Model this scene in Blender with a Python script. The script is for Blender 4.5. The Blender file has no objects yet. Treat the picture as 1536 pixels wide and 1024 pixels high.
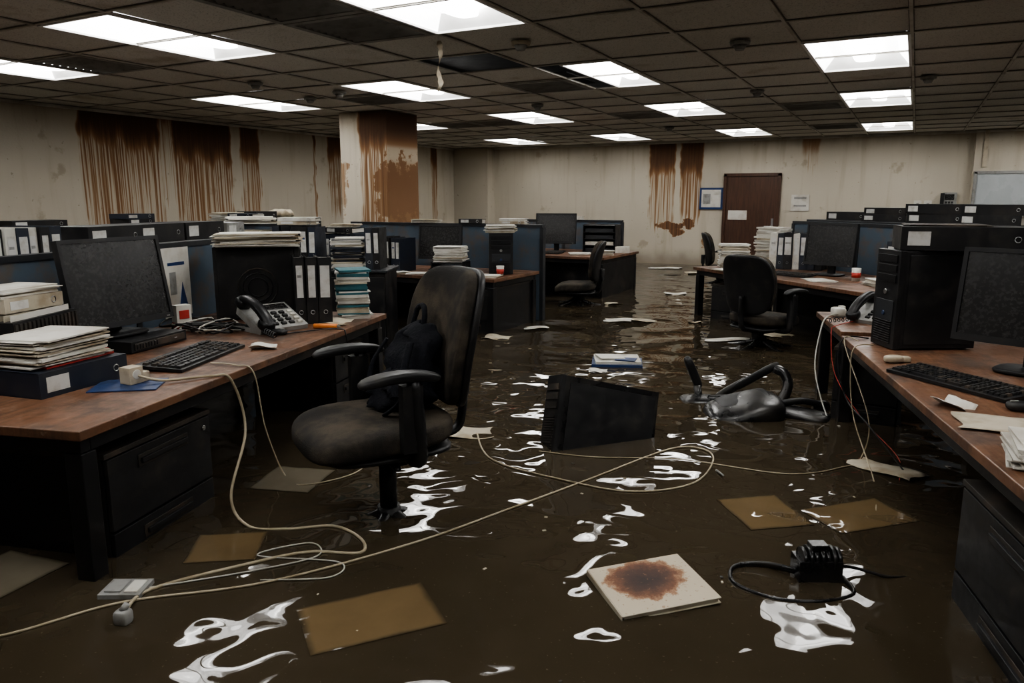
import bpy, bmesh, math, random
from mathutils import Vector, Matrix, Euler
random.seed(7)
rad=math.radians
WZ=0.2; CZ=2.65
# ------------------------------------------------------------------ materials
class NT:
    def __init__(s,name):
        s.mat=bpy.data.materials.new(name); s.mat.use_nodes=True; s.t=s.mat.node_tree
        s.b=s.t.nodes['Principled BSDF']
        tc=s.t.nodes.new('ShaderNodeTexCoord'); s.co=tc.outputs['Object']; s.gen=tc.outputs['Generated']
    def n(s,typ): return s.t.nodes.new(typ)
    def lk(s,v,inp):
        if isinstance(v,(int,float)): inp.default_value=v
        elif isinstance(v,(tuple,list)):
            inp.default_value=tuple(v)+((1,) if len(v)==3 and len(inp.default_value)==4 else ())
        else: s.t.links.new(v,inp)
    def m(s,op,a,b=None,c=None):
        n=s.n('ShaderNodeMath'); n.operation=op
        s.lk(a,n.inputs[0])
        if b is not None: s.lk(b,n.inputs[1])
        if c is not None: s.lk(c,n.inputs[2])
        return n.outputs[0]
    def noise(s,vec,scale,detail=2,rough=.5,dist=0):
        n=s.n('ShaderNodeTexNoise'); s.lk(vec,n.inputs['Vector'])
        n.inputs['Scale'].default_value=scale; n.inputs['Detail'].default_value=detail
        n.inputs['Roughness'].default_value=rough; n.inputs['Distortion'].default_value=dist
        return n.outputs['Fac']
    def sep(s,v):
        n=s.n('ShaderNodeSeparateXYZ'); s.lk(v,n.inputs[0]); return n.outputs
    def comb(s,x,y,z):
        n=s.n('ShaderNodeCombineXYZ'); s.lk(x,n.inputs[0]); s.lk(y,n.inputs[1]); s.lk(z,n.inputs[2]); return n.outputs[0]
    def ss(s,x,lo,hi,a=0,b=1):
        n=s.n('ShaderNodeMapRange'); n.interpolation_type='SMOOTHSTEP'
        s.lk(x,n.inputs[0]); s.lk(lo,n.inputs[1]); s.lk(hi,n.inputs[2]); s.lk(a,n.inputs[3]); s.lk(b,n.inputs[4]); return n.outputs[0]
    def mix(s,f,a,b):
        n=s.n('ShaderNodeMix'); n.data_type='RGBA'; s.lk(f,n.inputs[0]); s.lk(a,n.inputs[6]); s.lk(b,n.inputs[7]); return n.outputs[2]
    def ramp(s,f,stops):
        n=s.n('ShaderNodeValToRGB'); s.lk(f,n.inputs[0]); e=n.color_ramp.elements
        while len(e)<len(stops): e.new(.5)
        for i,(p,c) in enumerate(stops): e[i].position=p; e[i].color=tuple(c)+(1,)
        return n.outputs[0]
    def bump(s,h,dist,strength=1):
        n=s.n('ShaderNodeBump'); s.lk(h,n.inputs['Height']); n.inputs['Distance'].default_value=dist; n.inputs['Strength'].default_value=strength
        s.t.links.new(n.outputs[0],s.b.inputs['Normal'])
    def set(s,**k):
        for a,v in k.items(): s.lk(v,s.b.inputs[a.replace('_',' ')])
        return s.mat

def pm(name,col,rough=.5,metal=0,dirt=None,amt=.5,scale=6,bump=0,bs=60,lo=.42,hi=.7,spec=.5):
    N=NT(name); c=col
    f=N.noise(N.co,scale,5,.6)
    if dirt is None: dirt=tuple(x*.6 for x in col)
    c=N.mix(N.ss(f,lo,hi,0,amt),tuple(col),tuple(dirt))
    N.set(Base_Color=c,Roughness=N.ss(f,.3,.7,max(rough-.08,.02),min(rough+.12,1)),Metallic=metal,Specular_IOR_Level=spec)
    if bump: N.bump(N.noise(N.co,bs,3),bump)
    return N.mat

def emis(name,col,st):
    N=NT(name); N.set(Base_Color=col,Emission_Color=col,Emission_Strength=st); return N.mat

M_black=pm('black_plastic',(.011,.011,.012),.45,dirt=(.052,.045,.037),amt=.6,scale=9,lo=.48,hi=.8,spec=.4)
M_blackm=pm('black_metal',(.009,.009,.010),.4,dirt=(.044,.032,.023),amt=.65,scale=4,lo=.48,hi=.78,spec=.4)
M_dusty=pm('dusty_black_top',(.020,.017,.014),.6,dirt=(.085,.060,.043),amt=.8,scale=5)
M_wet=pm('wet_black',(.010,.010,.011),.28,dirt=(.035,.030,.024),amt=.6,scale=6,bump=.001,bs=30)
M_fab=pm('chair_fabric',(.019,.0175,.016),.85,dirt=(.095,.078,.059),amt=.9,scale=5,bump=.002,bs=250,lo=.36,hi=.70,spec=.2)
M_cloth=pm('bag_cloth',(.007,.008,.012),.85,dirt=(.022,.022,.025),amt=.6,scale=8,bump=.004,bs=80,spec=.2)
M_white=pm('off_white',(.58,.57,.52),.6,dirt=(.34,.30,.24),amt=.6,scale=7)
M_paper=pm('paper',(.60,.585,.54),.8,dirt=(.36,.31,.24),amt=.6,scale=5)
M_paper2=pm('paper_old',(.44,.395,.31),.8,dirt=(.24,.185,.115),amt=.8,scale=6)
M_grey=pm('grey_plastic',(.28,.28,.27),.5,dirt=(.12,.11,.09),amt=.6,scale=12)
M_beige=pm('beige_plastic',(.48,.42,.32),.5,dirt=(.25,.20,.14),amt=.6,scale=14)
M_blue=pm('blue_plastic',(.018,.045,.14),.4,dirt=(.02,.03,.05),amt=.6,scale=8)
M_teal=pm('teal_cover',(.03,.13,.155),.5,dirt=(.02,.06,.07),amt=.6,scale=8)
M_red=pm('red_print',(.40,.035,.025),.5,dirt=(.2,.03,.02),amt=.5,scale=8)
M_orange=pm('orange_plastic',(.65,.2,.04),.4)
M_part=pm('partition_fabric',(.078,.104,.135),.9,dirt=(.120,.098,.078),amt=.8,scale=5,bump=.001,bs=300,lo=.46,hi=.68,spec=.2)
M_partd=pm('partition_frame',(.020,.022,.026),.45)
M_label=pm('binder_label',(.56,.56,.54),.6,dirt=(.3,.27,.22),amt=.6,scale=15)
M_navy=pm('binder_navy',(.012,.017,.030),.45,dirt=(.04,.04,.04),amt=.5,scale=9)
M_chrome=pm('chrome',(.5,.5,.5),.25,1)
M_cable=pm('cable_cream',(.40,.34,.24),.45,dirt=(.20,.155,.09),amt=.8,scale=6)
M_cabw=pm('cable_white',(.46,.45,.41),.45,dirt=(.26,.23,.17),amt=.6,scale=6)

def screenmat():
    N=NT('dusty_screen')
    f=N.noise(N.co,60,3,.6); g=N.noise(N.co,6,3)
    v=N.sep(N.co); st=N.noise(N.comb(N.m('MULTIPLY',v[0],90),N.m('MULTIPLY',v[1],90),N.m('MULTIPLY',v[2],22)),1,2)
    k=N.m('MAXIMUM',N.ss(f,.66,.74),N.ss(st,.70,.80))
    c=N.mix(N.m('MULTIPLY',k,.4),N.mix(g,(.008,.008,.009),(.028,.027,.026)),(.12,.105,.09))
    return N.set(Base_Color=c,Roughness=N.ss(f,.5,.7,.25,.5))
M_screen=screenmat()

def woodmat():
    N=NT('desk_wood')
    v=N.sep(N.co)
    g=N.noise(N.comb(N.m('MULTIPLY',v[0],30),N.m('MULTIPLY',v[1],2.2),v[2]),1.5,6,.6,.6)
    c=N.ramp(g,[(.3,(.085,.040,.022)),(.5,(.150,.071,.038)),(.72,(.215,.108,.059))])
    d=N.noise(N.co,3.2,6,.68)
    c=N.mix(N.ss(d,.44,.64,0,.85),c,(.048,.028,.018))
    e=N.noise(N.co,18,6,.72)
    c=N.mix(N.ss(e,.57,.68,0,.65),c,(.24,.18,.13))
    N.bump(e,.001)
    return N.set(Base_Color=c,Roughness=N.ss(d,.3,.7,.30,.6))
M_wood=woodmat()
def darkwood():
    N=NT('door_wood'); v=N.sep(N.co)
    g=N.noise(N.comb(N.m('MULTIPLY',v[0],30),v[1],N.m('MULTIPLY',v[2],2)),1.5,6,.6,.5)
    return N.set(Base_Color=N.ramp(g,[(.3,(.040,.018,.011)),(.7,(.095,.043,.024))]),Roughness=.4)
M_door=darkwood()

def wallmat(name,ax,stains,blobs=(),bright=1.0):
    N=NT(name); v=N.sep(N.co); u=v[{'x':0,'y':1}[ax]]; z=v[2]
    k=bright
    base=N.mix(N.noise(N.co,.8,4),(.56*k,.515*k,.43*k),(.45*k,.41*k,.335*k))
    low=N.m('MULTIPLY',N.ss(N.m('ADD',z,N.m('MULTIPLY',N.noise(N.co,3,4),.35)),.35,.75,1,0),.7)
    base=N.mix(low,base,(.20,.16,.115))
    sp=N.noise(N.co,2.6,5,.6)
    base=N.mix(N.ss(sp,.62,.72,0,.5),base,(.28,.22,.145))
    spk=N.noise(N.co,14,3,.6); base=N.mix(N.ss(spk,.68,.74,0,.55),base,(.22,.175,.125))
    vs=N.noise(N.comb(N.m('MULTIPLY',u,4),0,N.m('MULTIPLY',z,.4)),1.5,3)
    base=N.mix(N.ss(vs,.50,.75,0,.32),base,(.31,.25,.17))
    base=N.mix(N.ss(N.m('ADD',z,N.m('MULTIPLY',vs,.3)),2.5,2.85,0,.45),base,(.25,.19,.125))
    uw=N.m('ADD',u,N.m('MULTIPLY',N.m('SUBTRACT',N.noise(N.comb(u,3.3,z),3,2),.5),.16))
    n1=N.noise(N.comb(N.m('MULTIPLY',u,5),0.3,0),1.2,3,.7)
    n2=N.noise(N.comb(N.m('MULTIPLY',u,13),5.3,0),1.3,3,.7)
    streak=N.noise(N.comb(N.m('MULTIPLY',u,30),1.7,N.m('MULTIPLY',z,.35)),1.2,3,.6)
    sk=N.m('ADD',N.m('MULTIPLY',N.ss(streak,.42,.60),.72),.28)
    tot=0.0
    for (a,b,zs,zd,st) in stains:
        w=min(.05,(b-a)*.3)
        e=N.m('MULTIPLY',N.ss(uw,a-w*.5,a+w),N.ss(uw,b-w,b+w*.5,1,0))
        sol=N.ss(N.m('SUBTRACT',z,N.m('MULTIPLY',n1,.8)),zs-.55,zs-.16)
        dr=N.m('MULTIPLY',N.ss(N.m('SUBTRACT',z,N.m('MULTIPLY',n2,1.3)),zd-.64,zd-.45),sk)
        t=N.m('MULTIPLY',N.m('MULTIPLY',N.m('MAXIMUM',sol,N.m('MULTIPLY',dr,.64)),e),st)
        tot=t if isinstance(tot,float) else N.m('MAXIMUM',tot,t)
    for (cu,cz,ru,rz,st) in blobs:
        du=N.m('DIVIDE',N.m('SUBTRACT',uw,cu),ru); dz=N.m('DIVIDE',N.m('SUBTRACT',z,cz),rz)
        d=N.m('ADD',N.m('SQRT',N.m('ADD',N.m('MULTIPLY',du,du),N.m('MULTIPLY',dz,dz))),N.m('MULTIPLY',N.m('SUBTRACT',N.noise(N.co,7,5,.65),.5),2.2))
        t=N.m('MULTIPLY',N.m('MULTIPLY',N.ss(d,.7,1.05,1,0),st),N.m('ADD',.3,N.m('MULTIPLY',streak,1.2)))
        tot=t if isinstance(tot,float) else N.m('MAXIMUM',tot,t)
    if not isinstance(tot,float):
        tv=N.m('MULTIPLY',tot,N.m('ADD',.62,N.m('MULTIPLY',streak,.75)))
        tv=N.m('MULTIPLY',tv,N.ss(z,1.0,2.65,.75,1.02))
        sc=N.ramp(tv,[(0,(.40,.29,.17)),(.3,(.29,.165,.080)),(.65,(.170,.082,.038)),(1,(.080,.038,.020))])
        base=N.mix(N.ss(tv,.02,.45,0,.97),base,sc)
    N.bump(N.noise(N.co,40,4),.002)
    return N.set(Base_Color=base,Roughness=.85,Specular_IOR_Level=.25)

def tilemat():
    N=NT('ceiling_tile')
    c=N.mix(N.noise(N.co,.6,4),(.74,.72,.67),(.58,.56,.51))
    s=N.noise(N.co,90,2); c=N.mix(N.ss(s,.56,.66,0,.55),c,(.28,.26,.23))
    d=N.noise(N.co,1.3,5,.65); c=N.mix(N.ss(d,.55,.74,0,.6),c,(.32,.25,.165))
    N.bump(s,.003)
    return N.set(Base_Color=c,Roughness=.95,Specular_IOR_Level=.1)
M_tile=tilemat()
M_bar=pm('ceiling_tbar',(.55,.53,.48),.6,dirt=(.28,.24,.18),amt=.7,scale=3)
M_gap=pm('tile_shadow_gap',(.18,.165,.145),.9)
M_vent=pm('vent_metal',(.18,.175,.16),.5,dirt=(.09,.08,.065),amt=.6,scale=5)
M_dark=pm('plenum_dark',(.012,.011,.010),.9)
M_refl=pm('fixture_white',(.8,.8,.8),.4,dirt=(.65,.64,.6),amt=.4)
M_lamp=emis('fluorescent_lens',(1,.99,.965),14.5)
M_lamp2=emis('fluorescent_diffuser',(1,.99,.965),5.2)

def waterbump(N):
    h1=N.noise(N.co,1.7,1.4,.42,.3)
    h2=N.noise(N.co,5.0,1,.4,.3)
    mr=N.noise(N.co,.7,1)
    h=N.m('ADD',N.m('MULTIPLY',h1,1.0),N.m('MULTIPLY',h2,N.ss(mr,.35,.65,.10,.28)))
    N.bump(h,.057)
def watermat():
    N=NT('murky_water')
    c=N.mix(N.noise(N.co,1.1,4,.6),(.032,.0245,.0155),(.056,.0435,.028))
    sp=N.noise(N.co,70,2)
    c=N.mix(N.ss(sp,.68,.76,0,.4),c,(.17,.145,.11))
    waterbump(N)
    return N.set(Base_Color=c,Roughness=.02,IOR=1.38)
M_water=watermat()
def sunkmat(name,a,b):
    N=NT(name); c=N.mix(N.noise(N.co,5,5,.6),a,b)
    g=N.sep(N.gen)
    ex=N.m('MINIMUM',g[0],N.m('SUBTRACT',1,g[0])); ey=N.m('MINIMUM',g[1],N.m('SUBTRACT',1,g[1]))
    e=N.m('ADD',N.m('MINIMUM',ex,ey),N.m('MULTIPLY',N.m('SUBTRACT',N.noise(N.co,6,3),.5),.10))
    c=N.mix(N.ss(e,-.02,.07),(.044,.034,.0215),c); waterbump(N)
    return N.set(Base_Color=c,Roughness=.03,IOR=1.38)
M_sunk=sunkmat('sunken_paper_brown',(.175,.122,.064),(.105,.073,.039))
M_sunk2=sunkmat('sunken_paper_grey',(.20,.175,.13),(.11,.093,.067))
def rustmat():
    N=NT('rust_stained_cover'); v=N.sep(N.co)
    du=N.m('DIVIDE',N.m('ADD',v[0],.01),.135); dv=N.m('DIVIDE',N.m('SUBTRACT',v[1],.03),.115)
    d=N.m('ADD',N.m('SQRT',N.m('ADD',N.m('MULTIPLY',du,du),N.m('MULTIPLY',dv,dv))),N.m('MULTIPLY',N.m('SUBTRACT',N.noise(N.co,18,6,.75),.6),1.1))
    c=N.ramp(d,[(.0,(.024,.009,.006)),(.45,(.052,.018,.009)),(.75,(.14,.052,.020)),(.9,(.29,.155,.08)),(1.0,(.47,.41,.31))])
    sp=N.noise(N.co,60,3,.6); c=N.mix(N.ss(sp,.62,.70,0,.6),c,(.22,.11,.05))
    return N.set(Base_Color=c,Roughness=.6)
M_rust=rustmat()

# ------------------------------------------------------------------ mesh builder
class Mb:
    def __init__(s): s.bm=bmesh.new(); s.mats=[]; s.M=Matrix.Identity(4)
    def mi(s,m):
        if m not in s.mats: s.mats.append(m)
        return s.mats.index(m)
    def V(s,p): return s.bm.verts.new(s.M@Vector(p))
    def F(s,vs,m,smooth=False):
        try: f=s.bm.faces.new(vs)
        except ValueError: return
        f.material_index=s.mi(m); f.smooth=smooth
    def box(s,c,sz,m,rot=(0,0,0),top=None,mt=None):
        R=Euler(rot).to_matrix(); c=Vector(c); vs=[]
        for k in (-1,1):
            for (i,j) in ((-1,-1),(1,-1),(1,1),(-1,1)):
                t=top if (top and k>0) else (1,1)
                vs.append(s.V(c+R@Vector((i*sz[0]/2*t[0],j*sz[1]/2*t[1],k*sz[2]/2))))
        s.F([vs[3],vs[2],vs[1],vs[0]],m); s.F(vs[4:],mt or m)
        for i in range(4): j=(i+1)%4; s.F([vs[i],vs[j],vs[4+j],vs[4+i]],m)
    def b2(s,x0,x1,y0,y1,z0,z1,m,mt=None): s.box(((x0+x1)/2,(y0+y1)/2,(z0+z1)/2),(x1-x0,y1-y0,z1-z0),m,mt=mt)
    def cyl(s,p0,p1,r0,r1,m,n=16):
        p0=Vector(p0);p1=Vector(p1);d=(p1-p0).normalized()
        a=d.orthogonal().normalized();b=d.cross(a)
        A=[];Bv=[]
        for i in range(n):
            t=2*math.pi*i/n; o=a*math.cos(t)+b*math.sin(t)
            A.append(s.V(p0+o*r0)); Bv.append(s.V(p1+o*r1))
        for i in range(n): j=(i+1)%n; s.F([A[i],A[j],Bv[j],Bv[i]],m,True)
        s.F(A[::-1],m); s.F(Bv,m)
    def tube(s,pts,r,m,n=7,res=6,flat=1.0,closed=False):
        P=smooth(pts,res,closed); rings=[]; up=Vector((0,0,1)); N_=len(P)
        for i,p in enumerate(P):
            d=(P[(i+1)%N_ if closed else min(i+1,N_-1)]-P[(i-1)%N_ if closed else max(i-1,0)]).normalized()
            a=d.cross(up)
            if a.length<.05: a=d.cross(Vector((1,0,0)))
            a.normalize(); b=a.cross(d)
            rr=r if not callable(r) else r(i/(N_-1))
            rings.append([s.V(p+a*math.cos(2*math.pi*k/n)*rr+b*math.sin(2*math.pi*k/n)*rr*flat) for k in range(n)])
        for i in range(N_ if closed else N_-1):
            A=rings[i];C=rings[(i+1)%N_]
            for k in range(n): j=(k+1)%n; s.F([A[k],A[j],C[j],C[k]],m,True)
        if not closed: s.F(rings[0][::-1],m); s.F(rings[-1],m)
    def rb(s,c,sz,m,k=5,n=8,rot=(0,0,0),fn=None):
        R=Euler(rot).to_matrix(); c=Vector(c); D={}
        def vt(i,j,l):
            key=(i,j,l)
            if key not in D:
                p=Vector((2*i/n-1,2*j/n-1,2*l/n-1))
                p=Vector([math.sin(x*math.pi/2*.98)/math.sin(math.pi/2*.98) for x in p])
                q=p/((abs(p.x)**k+abs(p.y)**k+abs(p.z)**k)**(1/k))
                w=Vector((q.x*sz[0]/2,q.y*sz[1]/2,q.z*sz[2]/2))
                if fn: w=fn(q,w)
                D[key]=s.V(c+R@w)
            return D[key]
        for a in range(n):
            for b in range(n):
                for (f,fl) in ((0,1),(n,0)):
                    for q in ([vt(a,b,f),vt(a+1,b,f),vt(a+1,b+1,f),vt(a,b+1,f)],[vt(f,a,b),vt(f,a+1,b),vt(f,a+1,b+1),vt(f,a,b+1)],[vt(b,f,a),vt(b,f,a+1),vt(b+1,f,a+1),vt(b+1,f,a)]):
                        s.F(q[::-1] if fl else q,m,True)
    def prism(s,poly,d,m,mt=None):
        A=[s.V(p) for p in poly]; Bv=[s.V(Vector(p)+Vector(d)) for p in poly]; n=len(poly)
        s.F(A[::-1],m); s.F(Bv,mt or m)
        for i in range(n): j=(i+1)%n; s.F([A[i],A[j],Bv[j],Bv[i]],m)
    def ob(s,name,loc=(0,0,0),rz=0,bevel=0,rot=None,sc=None):
        bmesh.ops.recalc_face_normals(s.bm,faces=s.bm.faces)
        me=bpy.data.meshes.new(name)
        if sc: bmesh.ops.scale(s.bm,vec=(sc,sc,sc),verts=s.bm.verts)
        s.bm.to_mesh(me); s.bm.free()
        for m in s.mats: me.materials.append(m)
        o=bpy.data.objects.new(name,me); bpy.context.collection.objects.link(o)
        o.location=loc; o.rotation_euler=rot if rot else (0,0,rz)
        if bevel:
            b=o.modifiers.new('bevel','BEVEL'); b.width=bevel; b.segments=2; b.limit_method='ANGLE'; b.angle_limit=rad(50)
        return o
def smooth(pts,res=6,closed=False):
    P=[Vector(p) for p in pts]; n=len(P); out=[]
    if res<=1 or n<3: return P
    rng=n if closed else n-1
    for i in range(rng):
        g=(lambda k:P[k%n]) if closed else (lambda k:P[max(0,min(n-1,k))])
        a,b,c,d=g(i-1),g(i),g(i+1),g(i+2)
        for q in range(res):
            t=q/res
            out.append(.5*((2*b)+(c-a)*t+(2*a-5*b+4*c-d)*t*t+(3*b-a-3*c+d)*t**3))
    if not closed: out.append(P[-1])
    return out
def face(dx,dy): return math.atan2(dx,-dy)
class Fr:
    def __init__(s,x,y,deg): s.o=Vector((x,y,0)); s.a=rad(deg); s.R=Matrix.Rotation(s.a,3,'Z')
    def p(s,x,y,z=0): v=s.o+s.R@Vector((x,y,0)); return (v.x,v.y,z)
    def f(s,dx,dy): v=s.R@Vector((dx,dy,0)); return face(v.x,v.y)
FA=Fr(-2.37,1.43,15.5); FF=Fr(-.31,4.55,15.5); FE=Fr(-.54,5.48,15.5); FD=Fr(-2.2,8.6,-43.8); FB=Fr(-3.53,6.3,0); FC=Fr(-3.6,9.4,0)

# ------------------------------------------------------------------ room shell
X0,X1,Y0,Y1=-9.45,4.4,-2.8,15.3
def wallbox(name,x0,x1,y0,y1,m,z1=2.95):
    b=Mb(); b.b2(x0,x1,y0,y1,0,z1,m); return b.ob(name)
WL=wallmat('wall_left_plaster','y',[(6.1,7.3,2.2,.95,1),(7.5,8.55,2.05,1.0,1),(8.72,9.12,2.1,1.05,.9),(7.25,7.55,2.6,1.4,.6),(10.36,10.44,2.4,1.1,.85),(10.75,11.15,2.2,1.1,.85),(14.05,14.3,2.2,.7,.85)])
WB=wallmat('wall_back_plaster','x',[(-4.90,-4.36,2.0,.85,.95),(-4.26,-3.80,1.95,1.0,.9),(-1.98,-1.66,2.3,1.9,.35)],[(-4.45,.98,.36,.08,1.2),(-4.05,1.02,.16,.14,1.1),(-4.28,.86,.16,.09,1.1),(-3.7,.7,.10,.14,.7)])
WP=wallmat('plain_plaster','y',[])
PIL=wallmat('pillar_plaster','x',[(-6.66,-6.1,2.15,.8,1)],[(-6.22,1.6,.20,.50,.75),(-6.98,1.75,.14,.45,.40)],bright=1.15)
wallbox('wall_left',X0-.2,X0,Y0-.2,Y1+.2,WL)
wallbox('wall_back',X0,.8,Y1,Y1+.2,WB)
wallbox('wall_back_bay',.8,X1,Y1-.15,Y1+.2,WB)
wallbox('wall_right',X1,X1+.2,Y0-.2,Y1+.2,WP)
wallbox('wall_front',X0,X1,Y0-.2,Y0,WP)
wallbox('corner_pilaster',X0+.003,-8.55,Y1-.32,Y1-.003,WP,CZ)
wallbox('pillar',-6.98,-6.2,8.2,8.9,PIL,CZ)
b=Mb(); b.b2(X0,X1,Y0,Y1,-.1,0,pm('floor_carpet',(.05,.045,.035),.9)); b.ob('floor')
b=Mb(); e=.004; v=[b.V(p) for p in ((X0+e,Y0+e,WZ),(X1-e,Y0+e,WZ),(X1-e,Y1-e,WZ),(X0+e,Y1-e,WZ))]; b.F(v,M_water); b.ob('flood_water')
# ceiling
TX,TY=.74,.75; GX,GY=-.13,.21
xs=[GX+k*TX for k in range(-13,8)]; xs=[max(X0,min(X1,x)) for x in xs]
ys=[GY+k*TY for k in range(-5,22)]; ys=[max(Y0,min(Y1,y)) for y in ys]
lights=[(cx,ry) for cx in (1.72,-.5,-2.72,-4.94,-7.16) for ry in (.21,3.21,6.21,9.21,12.96)]  # rightmost column is out of view, added to light the right side
vents=[(-3.46,4.33),(-3.46,3.58),(-6.42,4.33),(-3.46,7.33),(-1.24,10.35),(-3.46,10.35),(-5.68,7.33),(-6.42,10.35),(-1.24,13.35),(-5.68,10.35)]
holes=[(-3.46,5.83)]
def hit(cx,cy):
    for (lx,ly) in lights:
        if abs(cx-lx)<.3 and ly<cy<ly+1.5: return True
    for (vx,vy) in vents+holes:
        if abs(cx-vx)<.3 and abs(cy-vy)<.3: return True
    return False
b=Mb()
for i in range(len(xs)-1):
    for j in range(len(ys)-1):
        x0,x1,y0,y1=xs[i],xs[i+1],ys[j],ys[j+1]
        if x1-x0<.02 or y1-y0<.02 or hit((x0+x1)/2,(y0+y1)/2): continue
        t=random.uniform(-.006,.006)
        vs=[b.V((x0,y0,CZ+.010+max(t,0))),b.V((x1,y0,CZ+.010)),b.V((x1,y1,CZ+.010+max(-t,0))),b.V((x0,y1,CZ+.010))]
        b.F(vs,M_tile)
for x in xs:
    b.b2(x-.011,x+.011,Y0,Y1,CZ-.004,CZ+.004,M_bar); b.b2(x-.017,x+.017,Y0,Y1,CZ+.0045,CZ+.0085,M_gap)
for y in ys:
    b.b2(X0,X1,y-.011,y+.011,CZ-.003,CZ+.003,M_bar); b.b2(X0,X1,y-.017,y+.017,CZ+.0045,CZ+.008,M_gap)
b.b2(X0,X1,Y0,Y1,2.93,2.95,M_dark)
b.ob('ceiling')
b=Mb()
for a in ((X0,X0+.03,Y0,Y1),(X0,.8,Y1-.03,Y1),(.8,X1,Y1-.18,Y1-.15)): b.b2(*a,CZ-.035,CZ-.005,M_bar)
b.ob('trim_1')
for (cx,ry) in lights:
    b=Mb(); w,l=.70,1.44
    nar=(cx==-2.72 and ry==6.21)
    zt=.10
    o=[(-w/2,0),(w/2,0),(w/2,l),(-w/2,l)]; i_=[(-w/2+.09,.09),(w/2-.09,.09),(w/2-.09,l-.09),(-w/2+.09,l-.09)]
    if nar: o=[(-.1,0),(w/2,0),(w/2,l),(-.1,l)]; i_=[(-.03,.09),(w/2-.07,.09),(w/2-.07,l-.09),(-.03,l-.09)]
    O=[b.V((x,y,0)) for x,y in o]; I=[b.V((x,y,zt)) for x,y in i_]
    for k in range(4): j=(k+1)%4; b.F([O[k],O[j],I[j],I[k]],M_lamp2 if k%2 else M_refl)
    b.F(I,M_lamp2)
    xc=(i_[0][0]+i_[1][0])/2; hw=.085 if not nar else .05
    b.rb((xc,l/2,zt-.035),(hw*2,l-.22,.07),M_lamp,k=6,n=6)
    for (x0,x1,ya,yb) in ((o[0][0]-.015,o[0][0]+.008,-.015,l+.015),(w/2-.008,w/2+.015,-.015,l+.015),(o[0][0],w/2,-.015,.008),(o[0][0],w/2,l-.008,l+.015)): b.b2(x0,x1,ya,yb,-.008,.006,M_refl)
    b.b2(o[0][0]+.02,w/2-.02,.02,l-.02,zt+.005,zt+.03,M_partd)
    b.ob('fluorescent_light',(cx,ry+.03,CZ))
for (vx,vy) in vents:
    b=Mb(); b.b2(-.37,.37,-.375,.375,.06,.07,M_dark)
    for (a,c,d,e) in ((-.36,-.31,-.365,.365),(.31,.36,-.365,.365),(-.31,.31,-.365,-.315),(-.31,.31,.315,.365)): b.b2(a,c,d,e,-.008,.004,M_vent)
    for k in range(9):
        b.box((0,-.28+k*.07,.01),(.62,.045,.006),M_vent,rot=(rad(-40),0,0))
    b.ob('air_vent',(vx,vy,CZ))
for (sx,sy) in ((-2.68,5.2),(-1.25,5.95),(-5.9,5.7),(-5.6,6.6),(0,8.4),(-1.6,8.6),(-4.2,8.6),(-6.2,6.8),(-3.6,12.2)):
    b=Mb(); b.cyl((0,0,0),(0,0,-.025),.075,.068,M_beige if sx==-2.68 else M_grey,20); b.cyl((0,0,-.025),(0,0,-.06),.05,.032,M_grey,16); b.ob('smoke_detector',(sx,sy,CZ-.004))
b=Mb(); P=smooth([(0,0,0),(.01,.0,-.1),(-.02,.01,-.2),(.015,-.01,-.3),(-.02,0,-.36)],6); pr=None
for i,p in enumerate(P):
    a=i*.22; w=.012+.010*abs(math.sin(i*.8))
    q=(b.V(p+Vector((math.cos(a),math.sin(a),0))*w),b.V(p-Vector((math.cos(a),math.sin(a),0))*w))
    if pr: b.F([pr[0],pr[1],q[1],q[0]],M_paper2,True)
    pr=q
b.ob('torn_ceiling_strip',(-3.20,4.9,CZ))

# door etc on back wall
b=Mb(); YB=Y1-.001
b.b2(-3.31,-2.36,YB-.05,YB-.01,.01,1.95,M_door)
for (x0,x1,z0,z1) in ((-3.37,-3.31,0,2.0),(-2.36,-2.30,0,2.0),(-3.37,-2.30,1.95,2.01)): b.b2(x0,x1,YB-.07,YB,z0,z1,M_door)
b.cyl((-2.45,YB-.05,1.0),(-2.45,YB-.11,1.0),.012,.012,M_chrome,10); b.b2(-2.56,-2.44,YB-.12,YB-.10,.99,1.01,M_chrome)
b.b2(-3.26,-2.90,YB-.056,YB-.05,1.12,1.30,M_paper)
b.b2(-2.44,-2.40,YB-.056,YB-.05,.9,1.15,M_chrome)
b.ob('door_1',bevel=.004)
b=Mb(); b.b2(-3.84,-3.38,YB-.03,YB,1.32,1.74,M_blue); b.b2(-3.80,-3.42,YB-.034,YB-.03,1.36,1.70,M_white)
b.b2(-3.77,-3.62,YB-.038,YB-.034,1.42,1.62,M_grey);b.b2(-3.59,-3.45,YB-.038,YB-.034,1.42,1.60,M_paper)
b.ob('notice_board',bevel=.003)
b=Mb(); b.b2(-2.1,-1.78,YB-.02,YB,1.30,1.60,M_paper); b.b2(-2.05,-1.83,YB-.023,YB-.02,1.52,1.56,M_grey); b.b2(-2.05,-1.83,YB-.023,YB-.02,1.38,1.41,M_grey); b.ob('wall_notice')
for xx in (.02,.18):
    b=Mb(); b.b2(-.06,.06,-.02,0,-.07,.07,M_white); b.b2(-.02,.02,-.03,-.02,-.03,.03,M_grey); b.ob('light_switch',(xx,YB,1.42),bevel=.003)
b=Mb(); b.b2(-.11,.11,-.06,0,-.13,.15,M_grey); b.b2(-.07,.07,-.064,-.06,.02,.12,M_screen)
for i in range(3):
    for j in range(3): b.b2(-.06+i*.045,-.03+i*.045,-.068,-.06,-.1+j*.035,-.075+j*.035,M_black)
b.b2(-.14,-.08,-.1,-.04,-.12,.14,M_black)
b.ob('wall_phone',(.5,YB,1.48),bevel=.004)
YW=YB-.15
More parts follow.
